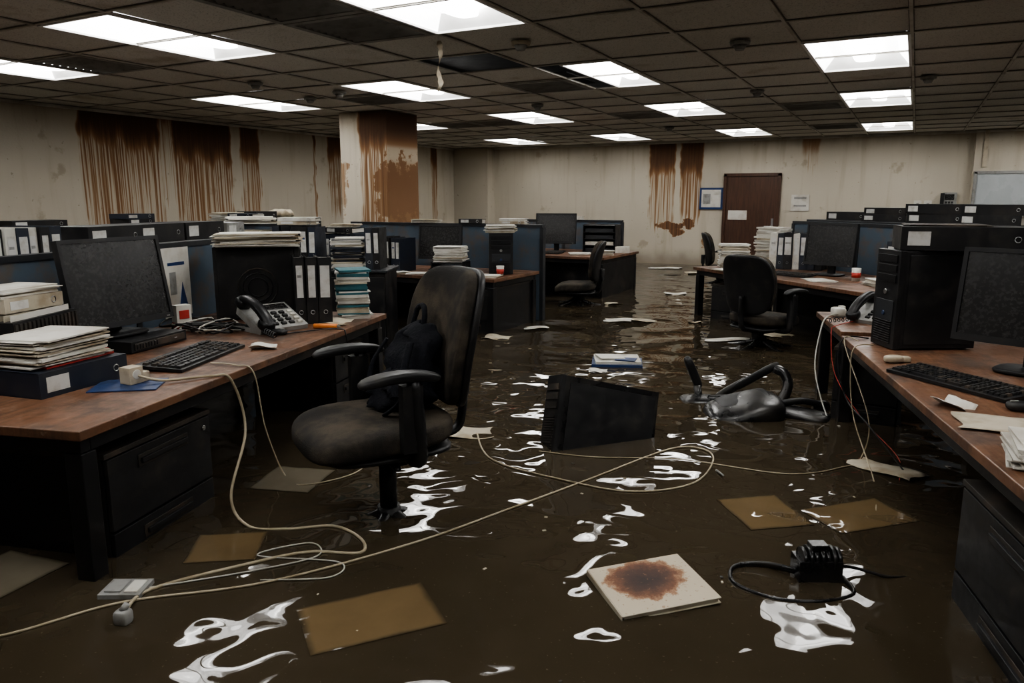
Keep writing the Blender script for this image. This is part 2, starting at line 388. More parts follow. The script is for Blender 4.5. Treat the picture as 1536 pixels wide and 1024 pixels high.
b=Mb(); b.b2(.86,2.6,YW-.02,YW,1.02,1.95,pm('whiteboard_surface',(.42,.45,.46),.3,dirt=(.30,.32,.32),amt=.6,scale=2))
for (x0,x1,z0,z1) in ((.82,.87,1.0,1.97),(2.58,2.63,1.0,1.97),(.82,2.63,1.0,1.04),(.82,2.63,1.93,1.98)): b.b2(x0,x1,YW-.035,YW,z0,z1,M_grey)
b.b2(1.0,2.4,YW-.10,YW-.03,.99,1.01,M_grey); b.ob('whiteboard',bevel=.004)
b=Mb(); b.b2(-.03,.03,-.03,0,-.3,.25,M_beige); b.cyl((0,-.03,.25),(0,-.03,.3),.04,.03,M_beige); b.ob('wall_conduit',(.95,YW,2.1+.25))

# ------------------------------------------------------------------ furniture builders
def desk(name,fr,x0,x1,y0,y1,legs=None,panels=()):
    b=Mb(); b.b2(x0,x1,y0,y1,.715,.75,M_wood)
    i=.03; t=.045
    b.b2(x0+i,x1-i,y0+i,y0+i+t,.66,.714,M_blackm); b.b2(x0+i,x1-i,y1-i-t,y1-i,.66,.714,M_blackm)
    b.b2(x0+i,x0+i+t,y0+i+t,y1-i-t,.66,.714,M_blackm); b.b2(x1-i-t,x1-i,y0+i+t,y1-i-t,.66,.714,M_blackm)
    for (x,y) in (legs or [(x0+.06,y0+.06),(x1-.06,y0+.06),(x0+.06,y1-.06),(x1-.06,y1-.06)]): b.b2(x-.035,x+.035,y-.035,y+.035,0,.66,M_blackm)
    for p in panels: b.b2(*p,M_blackm)
    return b.ob(name,fr.p(0,0,0),fr.a,bevel=.004)
def cabinet(loc,phi,w=.42,d=.55,h=.6,n=3,name='filing_cabinet'):
    b=Mb(); b.b2(-w/2,w/2,-d/2+.02,d/2,0,h-.02,M_blackm); b.b2(-w/2-.005,w/2+.005,-d/2,d/2,h-.02,h,M_dusty)
    H=(h-.03)/n
    for k in range(n):
        z0=.01+k*H; b.b2(-w/2+.006,w/2-.006,-d/2,-d/2+.018,z0+.004,z0+H-.006,M_black)
        b.b2(-w*.22,w*.22,-d/2-.014,-d/2-.002,z0+H-.07,z0+H-.05,M_black); b.b2(-w*.24,w*.24,-d/2-.004,-d/2,z0+H-.085,z0+H-.035,M_dusty)
    b.cyl((w/2-.05,-d/2-.006,h-.07),(w/2-.05,-d/2,h-.07),.012,.012,M_chrome,12)
    return b.ob(name,loc,phi,bevel=.003)
def monitor(loc,phi,w=.52,h=.36,tilt=6,z0=.1,name='computer_monitor'):
    b=Mb()
    b.rb((0,.02,.012),(.27,.21,.024),M_black,k=4,n=6)
    b.box((0,.05,.12),(.07,.035,.22),M_black)
    b.M=Matrix.Translation((0,0,z0+h/2))@Matrix.Rotation(rad(-tilt),4,'X')
    b.box((0,0,0),(w,.03,h),M_black); b.box((0,.03,0),(w*.7,.035,h*.7),M_black)
    e=.02
    b.b2(-w/2+e,w/2-e,-.0165,-.0155,-h/2+e+.012,h/2-e,M_screen)
    for (x0,x1,c,d) in ((-w/2,w/2,h/2-e,h/2),(-w/2,w/2,-h/2,-h/2+e+.01),(-w/2,-w/2+e,-h/2+e+.01,h/2-e),(w/2-e,w/2,-h/2+e+.01,h/2-e)): b.b2(x0,x1,-.023,-.015,c,d,M_black)
    b.b2(w/2-.05,w/2-.03,-.025,-.022,-h/2+.01,-h/2+.015,M_grey)
    return b.ob(name,loc,phi,bevel=.003)
def tower(loc,phi,w=.2,d=.45,h=.44,name='computer_tower',fan=False,mat=None):
    m=mat or M_black
    b=Mb(); b.b2(-w/2,w/2,-d/2+.03,d/2,.01,h,m)
    b.b2(-w/2-.003,w/2+.003,-d/2,-d/2+.03,.005,h+.003,m)
    for k in range(3): b.b2(-w/2+.02,w/2-.02,-d/2-.006,-d/2,h-.06-k*.05,h-.02-k*.05,M_blackm)
    b.b2(-w/2+.025,w/2-.025,-d/2-.004,-d/2,h*.28,h*.5,M_partd)
    for k in range(10): b.b2(-w/2+.03,w/2-.03,-d/2-.008,-d/2-.002,.03+k*.012,.036+k*.012,M_blackm)
    b.cyl((0,-d/2-.007,h*.58),(0,-d/2,h*.58),.014,.014,M_chrome)
    b.cyl((0,-d/2-.009,h*.36),(0,-d/2-.003,h*.36),.012,.012,M_blue)
    for x in (-w/2+.03,w/2-.03):
        for y in (-d/2+.05,d/2-.05): b.cyl((x,y,0),(x,y,.012),.015,.015,m,8)
    for sx in (-1,1):
        b.b2(sx*w/2-.003,sx*w/2+.003,-d/2+.05,d/2-.02,.03,h-.02,m)
        if fan:
            for r in (.06,.09,.12):
                P=[(sx*(w/2+.005),math.cos(t*math.pi/8)*r,h*.45+math.sin(t*math.pi/8)*r) for t in range(16)]
                b.tube(P,.005,M_dusty if r==.12 else M_blackm,n=5,res=1,closed=True)
    return b.ob(name,loc,phi,bevel=.004)
def keyboard(loc,phi,w=.46,d=.17,name='keyboard'):
    b=Mb(); b.M=Matrix.Rotation(rad(4),4,'X')
    s=w/.46; q=d/.17
    b.b2(-w/2,w/2,-d/2,d/2,.009,.022,M_black)
    cols=[(-w/2+.012*s,15,.0188*s),(-w/2+.305*s,3,.0188*s),(-w/2+.372*s,4,.0188*s)]
    for (sx,nc,p) in cols:
        for r in range(6):
            y=-d/2+(.022+r*.0215+(.008 if r==5 else 0))*q
            if r==0 and nc==15:
                for (a,c) in ((0,2),(2,4),(4,10),(10,12),(12,15)): b.box((sx+(a+c)/2*p,y,.027),((c-a)*p-.003,.018*q,.010),M_blackm,top=(.9,.8))
            else:
                for k in range(nc): b.box((sx+(k+.5)*p,y,.027),(.0155*s,.0175*q,.010),M_dusty if random.random()<.3 else M_black,top=(.8,.8))
    return b.ob(name,loc,phi)
def mouse(loc,phi=0):
    b=Mb(); b.rb((0,0,.016),(.065,.115,.036),M_black,k=3,n=8,fn=lambda q,w:Vector((w.x*(1-.15*q.y),w.y,max(w.z,-.014)))); b.b2(-.004,.004,-.045,-.02,.028,.036,M_grey); b.ob('computer_mouse',loc,phi)
def binders(loc,phi,n,h=.32,mats=None,name='binder_row',d=.28,w=.07,lean=0):
    b=Mb(); x=0
    for i in range(n):
        ww=w*random.uniform(.8,1.1); m=random.choice(mats or [M_black,M_black,M_navy]); hh=h*random.uniform(.97,1.02); dy=random.uniform(-.01,.01)
        l=rad(random.uniform(-1,1)+lean)
        b.M=Matrix.Translation((x+ww/2,0,0))@Matrix.Rotation(l,4,'Y')
        b.b2(-ww/2,-ww/2+.004,-d/2+dy,d/2,.002,hh,m); b.b2(ww/2-.005,ww/2-.001,-d/2+dy,d/2,.002,hh,m)
        b.b2(-ww/2,ww/2-.001,-d/2+dy-.004,-d/2+dy,.002,hh,m)
        b.b2(-ww/2+.008,ww/2-.009,-d/2+.01,d/2-.015,.01,hh-.015,M_paper)
        b.b2(-ww/2+.012,ww/2-.013,-d/2+dy-.0055,-d/2+dy-.004,hh*.40,hh*.88,M_label)
        if random.random()<.7: b.b2(-ww/2+.018,ww/2-.02,-d/2+dy-.0065,-d/2+dy-.005,hh*.7,hh*.74,M_blue if random.random()<.4 else M_grey)
        P=[(math.cos(t*math.pi/5)*.012,-d/2+dy-.005,hh*.18+math.sin(t*math.pi/5)*.012) for t in range(10)]
        b.tube(P,.0025,M_chrome,n=5,res=1,closed=True)
        x+=ww+.002
    return b.ob(name,loc,phi)
def lying(loc,phi,n=1,w=.32,d=.28,t=.075,name='lying_binder',mats=None,jit=.02):
    b=Mb(); z=0
    for i in range(n):
        m=(mats or [M_black,M_navy])[i%len(mats or [1,2])]
        b.M=Matrix.Translation((random.uniform(-jit,jit),random.uniform(-jit,jit),z))@Matrix.Rotation(random.uniform(-jit,jit)*3,4,'Z')
        b.b2(-w/2,w/2,-d/2,d/2,0,.004,m); b.b2(-w/2,w/2,-d/2,d/2,t-.004,t,m); b.b2(-w/2,w/2,-d/2-.004,-d/2,0,t,m)
        b.b2(-w/2,-w/2+.004,-d/2,d/2,0,t,m)
        b.b2(-w/2+.01,w/2-.01,-d/2,d/2-.015,.006,t-.012,M_paper)
        b.b2(-w/2+.03,-w/2+.13,-d/2-.0055,-d/2-.004,t*.2,t*.8,M_label)
        P=[(w/2-.06+math.cos(k*math.pi/5)*.014,-d/2-.005,t/2+math.sin(k*math.pi/5)*.014) for k in range(10)]
        b.tube(P,.0025,M_chrome,n=5,res=1,closed=True)
        z+=t
    return b.ob(name,loc,phi)
def papers(loc,phi,n=14,w=.21,d=.297,t=.004,jit=.02,mats=None,name='paper_stack',ang=.12,topm=None):
    b=Mb(); z=0
    for i in range(n):
        tt=t*random.uniform(.5,1.6)
        b.M=Matrix.Translation((random.uniform(-jit,jit),random.uniform(-jit,jit),z))@Matrix.Rotation(random.uniform(-ang,ang),4,'Z')
        m=random.choice(mats or [M_paper,M_paper,M_white,M_paper2])
        if topm and i>n-4: m=topm
        b.b2(-w/2,w/2,-d/2,d/2,0,tt,m); z+=tt
    return b.ob(name,loc,phi)
def sheet(loc,phi,w=.21,d=.3,m=None,curl=.01,name='loose_paper'):
    b=Mb(); n=8; g=[]; a=random.uniform(0,6)
    for i in range(n+1):
        g.append([])
        for j in range(n+1):
            x=i/n-.5;y=j/n-.5
            z=curl*(math.sin(x*5+a)+math.cos(y*4+a*1.3))*.5+curl*2*abs(x*y)
            g[-1].append(b.V((x*w+.04*w*math.sin(y*7+a),y*d+.04*d*math.sin(x*6+a),z)))
    for i in range(n):
        for j in range(n): b.F([g[i][j],g[i+1][j],g[i+1][j+1],g[i][j+1]],m or M_paper,True)
    o=b.ob(name,loc,phi); s=o.modifiers.new('s','SOLIDIFY'); s.thickness=.0015
    return o
def partition(fr,x0,x1,y0,y1,z=1.24,name='cubicle_partition'):
    b=Mb(); b.b2(x0,x1,y0,y1,.06,z-.03,M_part)
    lx=(x1-x0)>(y1-y0); e=.008
    b.b2(x0-e,x1+e,y0-e,y1+e,z-.03,z,M_partd); b.b2(x0-e,x1+e,y0-e,y1+e,0,.06,M_partd)
    L=(x1-x0) if lx else (y1-y0); n=max(1,round(L/1.2))
    for k in range(n+1):
        if lx: c=x0+L*k/n; b.b2(c-.02,c+.02,y0-e,y1+e,.06,z-.03,M_partd)
        else: c=y0+L*k/n; b.b2(x0-e,x1+e,c-.02,c+.02,.06,z-.03,M_partd)
    return b.ob(name,fr.p(0,0,0),fr.a)
def chair(loc,phi,sz=.48,bt=1.0,name='office_chair',arms=True,bz=.26,aw=.29,sw=.52,bw=.50,sd=.52,bend=0,by=.27):
    b=Mb()
    def sf(q,w):
        z=w.z-.05*max(0,-q.y-.2)**2+ .012*abs(q.x)**2*(1 if w.z>0 else 0)+.02*max(0,q.y)**2
        return Vector((w.x*(1+.05*(-q.y)),w.y,z))
    b.rb((0,-.02-(sd-.52)/2,sz-.05),(sw,sd,.115),M_fab,k=3.6,n=12,fn=sf)
    b.rb((0,-(sd-.52)/2,sz-.115),(sw-.06,sd-.06,.04),M_black,k=4,n=8)
    H=bt-sz-.02
    def bf(q,w):
        ww=w.x*(1.0-.10*max(0,q.z)**2-.14*max(0,-q.z))
        return Vector((ww,w.y-.05*abs(q.x)**2-.025*math.cos(q.z*1.6),w.z))
    b.M=Matrix.Translation((0,by,sz+.02+H/2))@Matrix.Rotation(rad(-10),4,'X')
    b.rb((0,-.01,0),(bw,.08,H),M_fab,k=4.2,n=14,fn=bf)
    b.rb((0,.030,0),(bw+.015,.05,H*1.02),M_black,k=4.2,n=12,fn=bf)
    b.M=Matrix.Identity(4)
    b.tube([(0,.08,sz-.12),(0,by-.01,sz-.12),(0,by+.04,sz-.02),(0,by+.045,sz+.18)],.03,M_black,n=8,flat=.5)
    b.box((0,0,sz-.14),(.2,.26,.05),M_black)
    b.tube([(.1,-.02,sz-.15),(.24,-.04,sz-.16)],.008,M_black,res=1)
    b.rb((.2,-.04,sz-.16),(.09,.03,.018),M_black,k=3,n=5)
    b.rb((.0,.06,sz-.19),(.08,.08,.09),M_black,k=3,n=6)
    b.cyl((0,0,bz+.02),(0,0,sz-.2),.036,.036,M_black); b.cyl((0,0,sz-.22),(0,0,sz-.14),.026,.026,M_black)
    b.cyl((0,0,bz-.05),(0,0,bz+.03),.055,.048,M_black)
    for k in range(5):
        t=rad(72*k+20+bend); e=Vector((math.cos(t)*.32,math.sin(t)*.32,bz-.075))
        b.tube([(math.cos(t)*.03,math.sin(t)*.03,bz),tuple(e*.5+Vector((0,0,bz*.5-.01))),tuple(e)],lambda u:.03-.012*u,M_wet,n=8,flat=.7)
        b.cyl((e.x,e.y,.05),(e.x,e.y,e.z),.01,.01,M_black,8)
        d=Vector((-math.sin(t),math.cos(t),0))*.025
        b.cyl((e.x-d.x,e.y-d.y,.03),(e.x+d.x,e.y+d.y,.03),.03,.03,M_black,14)
    if arms:
        az=sz+.225
        for s in (-1,1):
            b.rb((s*aw,-.05,az),(.08,.32,.042),M_black,k=3.5,n=8,fn=lambda q,w:Vector((w.x*(1-.15*q.y),w.y,w.z-.02*q.y*q.y)))
            b.tube([(s*.14,.02,sz-.125),(s*(aw-.02),.02,sz-.12),(s*(aw+.01),.02,sz-.05),(s*(aw+.005),.0,az-.02)],.028,M_black,n=8,flat=1)
            b.box((s*aw,-.01,sz+.06),(.05,.08,.26),M_black)
    return b.ob(name,loc,phi)
def cable(name,pts,r=.005,m=None,res=10):
    b=Mb(); b.tube(pts,r,m or M_cable,n=7,res=res); return b.ob(name)
def phone(loc,phi,sc=1):
    b=Mb()
    b.prism([(-.11,-.10,0),(.13,-.10,0),(.13,.11,0),(-.11,.11,0)],(0,0,.02),M_grey)
    b.M=Matrix.Translation((0,0,.02))@Matrix.Rotation(rad(24),4,'X')
    b.box((.01,.0,.03),(.24,.21,.035),M_grey)
    b.b2(-.03,.115,.045,.09,.048,.052,M_screen)
    for i in range(4):
        for j in range(4): b.box((-.02+i*.04,-.075+j*.03,.052),(.026,.018,.010),M_black if i<3 else M_white,top=(.85,.85))
    b.M=b.M@Matrix.Translation((-.085,0,.075))
    b.tube([(0,-.12,-.005),(0,-.08,.022),(0,0,.035),(0,.08,.022),(0,.12,-.005)],.026,M_blackm,n=10,flat=.8)
    b.rb((0,-.10,-.005),(.07,.065,.05),M_blackm,k=3,n=6); b.rb((0,.10,-.005),(.07,.065,.05),M_blackm,k=3,n=6)
    b.M=Matrix.Identity(4)
    P=[(-.10+math.cos(k*.9)*.012-k*.001,-.12-k*.004,.02+math.sin(k*.9)*.012) for k in range(40)]
    b.tube(P,.003,M_blackm,n=5,res=2)
    return b.ob('desk_phone',loc,phi,bevel=.003,sc=sc)

# ------------------------------------------------------------------ desk A (near left)
desk('office_desk',FA,-1.15,0,0,2.7,panels=[(-1.12,-1.10,.1,2.6,.15,.66)])
cabinet(FA.p(-.36,.50),FA.f(1,0),w=.62,d=.56,h=.60,n=2)
cabinet(FA.p(-.40,2.35),FA.f(1,0),w=.42,d=.56,h=.60)
partition(FA,-1.22,-1.17,-.6,2.95,1.24)
b=Mb(); b.b2(-.2,.2,-.14,.14,.005,.06,M_black); b.b2(-.18,.18,-.145,-.14,.015,.05,M_dusty)
for k in range(8): b.b2(-.17+k*.02,-.16+k*.02,-.148,-.144,.02,.045,M_blackm)
b.b2(.1,.12,-.148,-.144,.03,.036,M_grey); b.ob('small_desktop_computer',FA.p(-.84,1.34,.75),FA.f(1,-.05),bevel=.003)
monitor(FA.p(-.90,1.30,.812),FA.f(1,-.12),w=.62,h=.45,tilt=9,z0=.05)
keyboard(FA.p(-.36,1.12,.75),FA.f(1,.05)+.05,w=.60,d=.23)
mouse(FA.p(-.30,1.80,.75),FA.f(1,0))
phone(FA.p(-.44,1.96,.75),FA.f(1,-.55),sc=1.3)
sheet(FA.p(-.16,1.42,.759),.7,.13,.11,M_paper,.02,'crumpled_paper')
sheet(FA.p(-.15,2.26,.757),.4,.16,.22,M_paper2,.01)
b=Mb(); b.cyl((-.07,0,.016),(.07,0,.016),.015,.015,M_orange,12); b.cyl((.07,0,.016),(.09,0,.016),.009,.004,M_grey,10); b.ob('marker_pen',FA.p(-.12,2.04,.75),.4)
tower(FA.p(-.74,2.38,.75),face(.75,.66),w=.22,d=.52,h=.46,fan=True)
papers(FA.p(-.72,2.36,1.214),FA.a+.5,n=15,w=.50,d=.30,t=.005,jit=.03)
binders(FA.p(-.42,2.24,.75),face(.72,-.69),3,h=.42,mats=[M_black],w=.075,d=.24)
papers(FA.p(-.17,2.54,.75),FA.a+.5,n=22,w=.20,d=.24,t=.014,jit=.012,mats=[M_teal,M_paper,M_paper2,M_white,M_teal],name='folder_stack')
b=Mb()
b.b2(-.22,.22,-.16,.16,0,.25,M_black)
for k in range(16): b.b2(-.215+k*.028,-.2+k*.028,-.168,-.16,.02,.24,M_dusty)
for k in range(10): b.b2(-.2,.2,-.14+k*.028,-.137+k*.028,.25,.275,M_paper2 if k%3 else M_paper)
b.ob('hanging_file_box',FA.p(-.97,.72,.75),FA.f(1,.2))
lying(FA.p(-.97,.74,1.03),FA.f(1,.1),1,w=.34,d=.24,t=.06,mats=[M_paper2],name='old_book')
papers(FA.p(-.97,.74,1.092),FA.f(1,-.1),n=6,w=.30,d=.22,t=.005,mats=[M_paper,M_paper2])
lying(FA.p(-.60,.56,.75),FA.f(1,-.1),1,w=.42,d=.32,t=.10,mats=[M_navy],name='lying_binder')
papers(FA.p(-.62,.54,.851),FA.f(1,0),n=24,w=.34,d=.28,t=.005,jit=.03,mats=[M_paper,M_paper,M_white,M_red,M_paper2,M_paper],name='paper_stack',topm=M_paper)
b=Mb(); b.b2(-.13,.13,-.10,.10,0,.006,M_blue); b.ob('mouse_pad',FA.p(-.28,.58,.75),FA.a+.4,bevel=.002)
b=Mb(); b.box((0,0,.035),(.065,.06,.07),M_beige); b.box((.045,0,.02),(.05,.045,.04),M_beige)
b.cyl((0,-.03,.04),(0,-.034,.04),.02,.02,M_white,14); b.ob('power_adapter',FA.p(-.28,.60,.757),FA.f(1,-.2),bevel=.006)
b=Mb(); b.b2(-.045,.045,-.03,.03,0,.15,M_white); b.b2(-.046,.046,-.031,.031,.0,.05,M_red); b.b2(-.03,.03,-.033,-.03,.07,.12,M_red); b.ob('printed_carton',FA.p(-.92,1.82,.75),FA.f(1,-.5),bevel=.002)
b=Mb(); b.b2(-.13,.13,-.004,0,-.26,.17,M_paper); b.b2(-.08,.08,-.006,-.004,.06,.08,M_blue); b.b2(-.07,-.01,-.006,-.004,-.12,.02,M_grey); b.prism([(.01,-.006,-.2),(.09,-.006,-.2),(.05,-.006,-.05)],(0,.002,0),M_blue); b.ob('pinned_poster',FA.p(-1.158,2.12,1.04),FA.f(1,0))
b=Mb(); random.seed(3)
for k in range(12):
    x=random.uniform(-.2,.2)
    b.tube([(x+random.uniform(-.16,.16),random.uniform(-.16,.16),.006+random.uniform(0,.06)) for _ in range(7)],.005,M_black if k%3 else M_cabw,n=6,res=5)
b.ob('tangled_cables',FA.p(-.80,1.80,.75))
# behind partition A
b=Mb(); b.b2(-2.35,-1.27,-.4,2.9,.71,.75,M_wood); b.b2(-1.62,-1.27,-.5,1.55,.98,1.01,M_part)
for y in (-.48,.5,1.5): b.b2(-1.62,-1.27,y-.012,y+.012,.75,.98,M_partd)
b.b2(-1.66,-1.27,1.58,3.2,.75,1.235,M_grey); b.b2(-2.3,-2.25,-.4,-.35,0,.71,M_blackm); b.b2(-2.3,-2.25,2.8,2.85,0,.71,M_blackm); b.b2(-1.34,-1.28,-.38,2.85,0,.71,M_blackm)
b.ob('desk_with_hutch',FA.p(0,0,0),FA.a,bevel=.003)
binders(FA.p(-1.45,.25,1.01),FA.f(1,0),17,h=.35,mats=[M_black,M_white,M_black,M_white,M_navy],w=.072)
for k in range(3): lying(FA.p(-1.46,1.82+k*.44,1.237),FA.f(1,0),1,w=.42,d=.28,t=.115,mats=[M_black])
lying(FA.p(-1.46,3.05,1.237),FA.f(1,0),1,w=.25,d=.24,t=.10,mats=[M_grey],name='grey_file_box')
# clutter beyond the end of desk A
FX=Fr(-4.62,4.98,25)
b=Mb(); b.b2(-.75,.7,-.22,.25,0,.90,M_blackm); b.b2(-.77,.72,-.24,.27,.90,.92,M_partd)
for k in range(3): b.b2(-.73+k*.48,-.27+k*.48,-.235,-.22,.1,.86,M_black)
b.ob('low_cabinet',FX.p(0,0,0),FX.a,bevel=.004)
papers(FX.p(-.52,0,.92),.4,n=26,w=.34,d=.28,t=.012,jit=.03); papers(FX.p(-.52,.02,1.30),.7,n=8,w=.38,d=.26,t=.007,jit=.03)
binders(FX.p(-.26,-.02,.92),FX.a,5,h=.36,w=.075); lying(FX.p(-.08,0,1.295),FX.a+.15,2,w=.32,d=.25,t=.03,mats=[M_paper2,M_white],name='book_pile')
papers(FX.p(.34,0,.92),.6,n=26,w=.26,d=.28,t=.011,jit=.02,mats=[M_paper,M_white,M_paper2,M_navy]); binders(FX.p(.52,-.02,.92),FX.a,2,h=.36)
FL=Fr(-7.0,4.2,6)
partition(FL,-.03,.03,-1.2,4.0,1.26)
partition(FL,.05,1.6,1.6,1.65,1.26)
desk('office_desk',FL,.1,1.2,-1.0,1.5)
binders(FL.p(.35,-.6,.75),FL.f(1,0),7,h=.34); monitor(FL.p(.4,1.1,.75),FL.f(1,-.6),w=.5,h=.36)
lying(FL.p(0,.9,1.262),FL.f(1,0),2,w=.34,d=.24,t=.05)
papers(FL.p(0.02,2.2,1.262),.3,n=12,w=.3,d=.22,t=.008); b=Mb(); b.rb((0,0,.06),(.34,.22,.12),M_paper2,k=2.4,n=10,fn=lambda q,w:w+Vector((.01*math.sin(q.y*9),.01*math.sin(q.x*8),.012*math.sin(q.x*9+q.y*7)))); b.ob('crumpled_bag',FL.p(0,3.2,1.262),.3)
lying(FL.p(0,2.75,1.262),FL.f(1,0),1,w=.4,d=.28,t=.10,mats=[M_black],name='storage_case')
lying(FL.p(0,-.2,1.262),FL.f(1,0),1,w=.5,d=.22,t=.06,mats=[M_black],name='storage_case')
lying(FL.p(.8,1.62,1.262),FL.a,2,w=.34,d=.2,t=.05)

# ------------------------------------------------------------------ desk B
desk('office_desk',FB,-2.5,0,0,1.0,panels=[(-2.45,-.6,.9,.92,.1,.66)])
cabinet(FB.p(-.30,.5),FB.f(0,-1),w=.5,d=.9,h=.655,n=2)
partition(FB,-2.6,0,1.05,1.10,1.24)
binders(FB.p(-2.35,.35,.75),0,7,h=.38,w=.078); binders(FB.p(-1.78,.2,.75),.1,3,h=.24,mats=[M_paper2,M_white],w=.06,name='box_files'); binders(FB.p(-1.58,.32,.75),0,5,h=.36,w=.075)
lying(FB.p(-2.1,.35,1.142),.1,1,w=.36,d=.27,t=.06); papers(FB.p(-2.1,.35,1.203),.3,n=6,w=.3,d=.22,t=.006)
monitor(FB.p(-.97,.55,.75),face(.15,-1),w=.50,h=.37,z0=.12)
b=Mb()
for k in range(4): b.b2(-.17,.17,-.13,.13,.04*k,.04*k+.012,M_black)
for x in (-.165,.165): b.b2(x-.005,x+.005,-.13,.13,0,.14,M_black)
b.b2(-.15,.15,-.12,.12,.012,.035,M_paper); b.ob('paper_tray',FB.p(-.62,.2,.75),.25)
papers(FB.p(-.62,.2,.885),.3,n=14,w=.30,d=.24,t=.011,jit=.015,topm=M_paper)
tower(FB.p(-.27,.62,.75),rad(30),w=.24,d=.42,h=.42)
papers(FB.p(-.27,.62,1.173),.5,n=10,w=.30,d=.32,t=.007)
papers(FB.p(-.95,.16,.75),.5,n=3,w=.3,d=.21,t=.003); papers(FB.p(-1.3,.12,.75),-.3,n=4,w=.3,d=.21,t=.003); papers(FB.p(-.2,.16,.75),.2,n=4,w=.3,d=.2,t=.004)
b=Mb(); b.cyl((0,0,0),(0,0,.10),.030,.04,M_white,18); b.cyl((0,0,.02),(0,0,.07),.035,.040,M_red,18); b.ob('paper_cup',FB.p(-.12,.34,.75))
lying(FB.p(-.9,1.08,1.242),0,1,w=.3,d=.1,t=.05); lying(FB.p(-.35,1.08,1.242),.1,2,w=.3,d=.12,t=.03,mats=[M_paper2,M_white],name='book_pile'); papers(FB.p(-1.5,1.08,1.242),.1,n=6,w=.34,d=.12,t=.006)
# ------------------------------------------------------------------ cluster between B and C
FBC=Fr(-4.75,8.3,0)
desk('office_desk',FBC,-1.2,.3,0,.8)
binders(FBC.p(-1.0,.4,.75),0,6,h=.36,w=.08); papers(FBC.p(-.32,.3,.75),.2,n=28,w=.26,d=.25,t=.014); lying(FBC.p(.10,.5,.75),.1,5,w=.26,d=.28,t=.085); papers(FBC.p(.10,.5,1.178),.3,n=10,w=.28,d=.22,t=.007)
# ------------------------------------------------------------------ desk C
desk('office_desk',FC,-2.1,0,0,1.45,panels=[(-.06,-.03,.1,1.35,.05,.66),(-1.0,-.08,.2,.23,.05,.66)])
partition(FC,-2.2,-.3,1.5,1.55,1.2)
monitor(FC.p(-1.02,.70,.75),face(.2,-1),w=.60,h=.44,z0=.12)
keyboard(FC.p(-1.0,.35,.75),0)
b=Mb()
for k in range(5): b.b2(-.24,.24,-.15,.15,.095*k,.095*k+.012,M_black)
for x in (-.24,.24): b.b2(x-.006,x+.006,-.15,.15,0,.40,M_black)
b.b2(-.24,.24,.14,.15,0,.40,M_black)
for k in range(4): b.b2(-.21,.21,-.14,.12,.095*k+.012,.095*k+.06,M_paper if k==1 else M_partd)
b.ob('desk_tray_tower',FC.p(-.44,1.05,.75),.1)
papers(FC.p(-.15,.5,.75),.3,n=8,w=.2,d=.15,t=.008); b=Mb(); b.b2(-.1,.1,-.06,.06,0,.09,M_white); b.ob('tissue_box',FC.p(-.1,1.0,.75),.3,bevel=.004)
papers(FC.p(-1.7,.5,.75),.1,n=12,w=.3,d=.25,t=.01); lying(FC.p(-1.1,1.525,1.202),0,1,w=.3,d=.1,t=.05,mats=[M_white],name='carton')
papers(FC.p(-.5,.4,.75),.6,n=5,w=.3,d=.22,t=.005)
chair((-3.72,8.80,0),face(-.95,-.30),sz=.47,bt=1.0,arms=False)
chair((-2.62,12.1,0),face(.9,.3),sz=.47,bt=1.0)

# ------------------------------------------------------------------ desk D (far right)
desk('office_desk',FD,0,2.9,0,1.2,panels=[(.1,2.8,1.15,1.17,.1,.66)])
cabinet(FD.p(.42,.38),FD.f(.5,-.85),w=.50,d=.5,h=.58,n=2)
partition(FD,.1,3.2,1.26,1.31,1.26)
papers(FD.p(.25,.36,.75),.3,n=30,w=.30,d=.26,t=.008,jit=.02); papers(FD.p(.15,.95,.75),-.4,n=28,w=.28,d=.26,t=.014)
cf=FD.f(.62,-.78)
binders(FD.p(.38,.78,.75),cf,7,h=.40,mats=[M_black,M_black,M_navy,M_white],w=.085)
monitor(FD.p(1.36,.72,.75),FD.f(.30,-.95),w=.54,h=.42,z0=.10)
keyboard(FD.p(1.25,.36,.75),FD.f(.2,-1)); papers(FD.p(.85,.20,.75),.2,n=3,t=.003); papers(FD.p(1.7,.3,.75),.5,n=3,t=.003); papers(FD.p(.58,.10,.75),.9,n=4,t=.004)
binders(FD.p(1.90,.95,.75),FD.f(.5,-.87),4,h=.38,mats=[M_black,M_white,M_navy],w=.085)
papers(FD.p(2.3,.5,.75),.5,n=10,t=.006)
b=Mb(); b.cyl((0,0,0),(0,0,.12),.035,.042,M_white,16); b.cyl((0,0,.03),(0,0,.08),.038,.0425,M_red,16); b.ob('paper_cup',FD.p(1.84,.62,.75))
b=Mb(); b.b2(.2,3.4,1.36,1.75,0,1.26,M_part); b.b2(.2,3.4,1.36,1.75,1.26,1.28,M_partd); b.ob('low_cabinet',FD.p(0,0,0),FD.a,bevel=.004)
for (u,w_,t,n_) in ((.75,.5,.09,1),(1.30,.50,.07,2),(1.88,.58,.09,2),(2.5,.55,.09,2),(3.1,.5,.07,1)): lying(FD.p(u,1.55,1.282),FD.f(.15,-1),n_,w=w_,d=.26,t=t,mats=[M_black,M_blackm],name='storage_case')
chair((-1.14,6.96,0),face(.42,.9),sz=.50,bt=1.04)

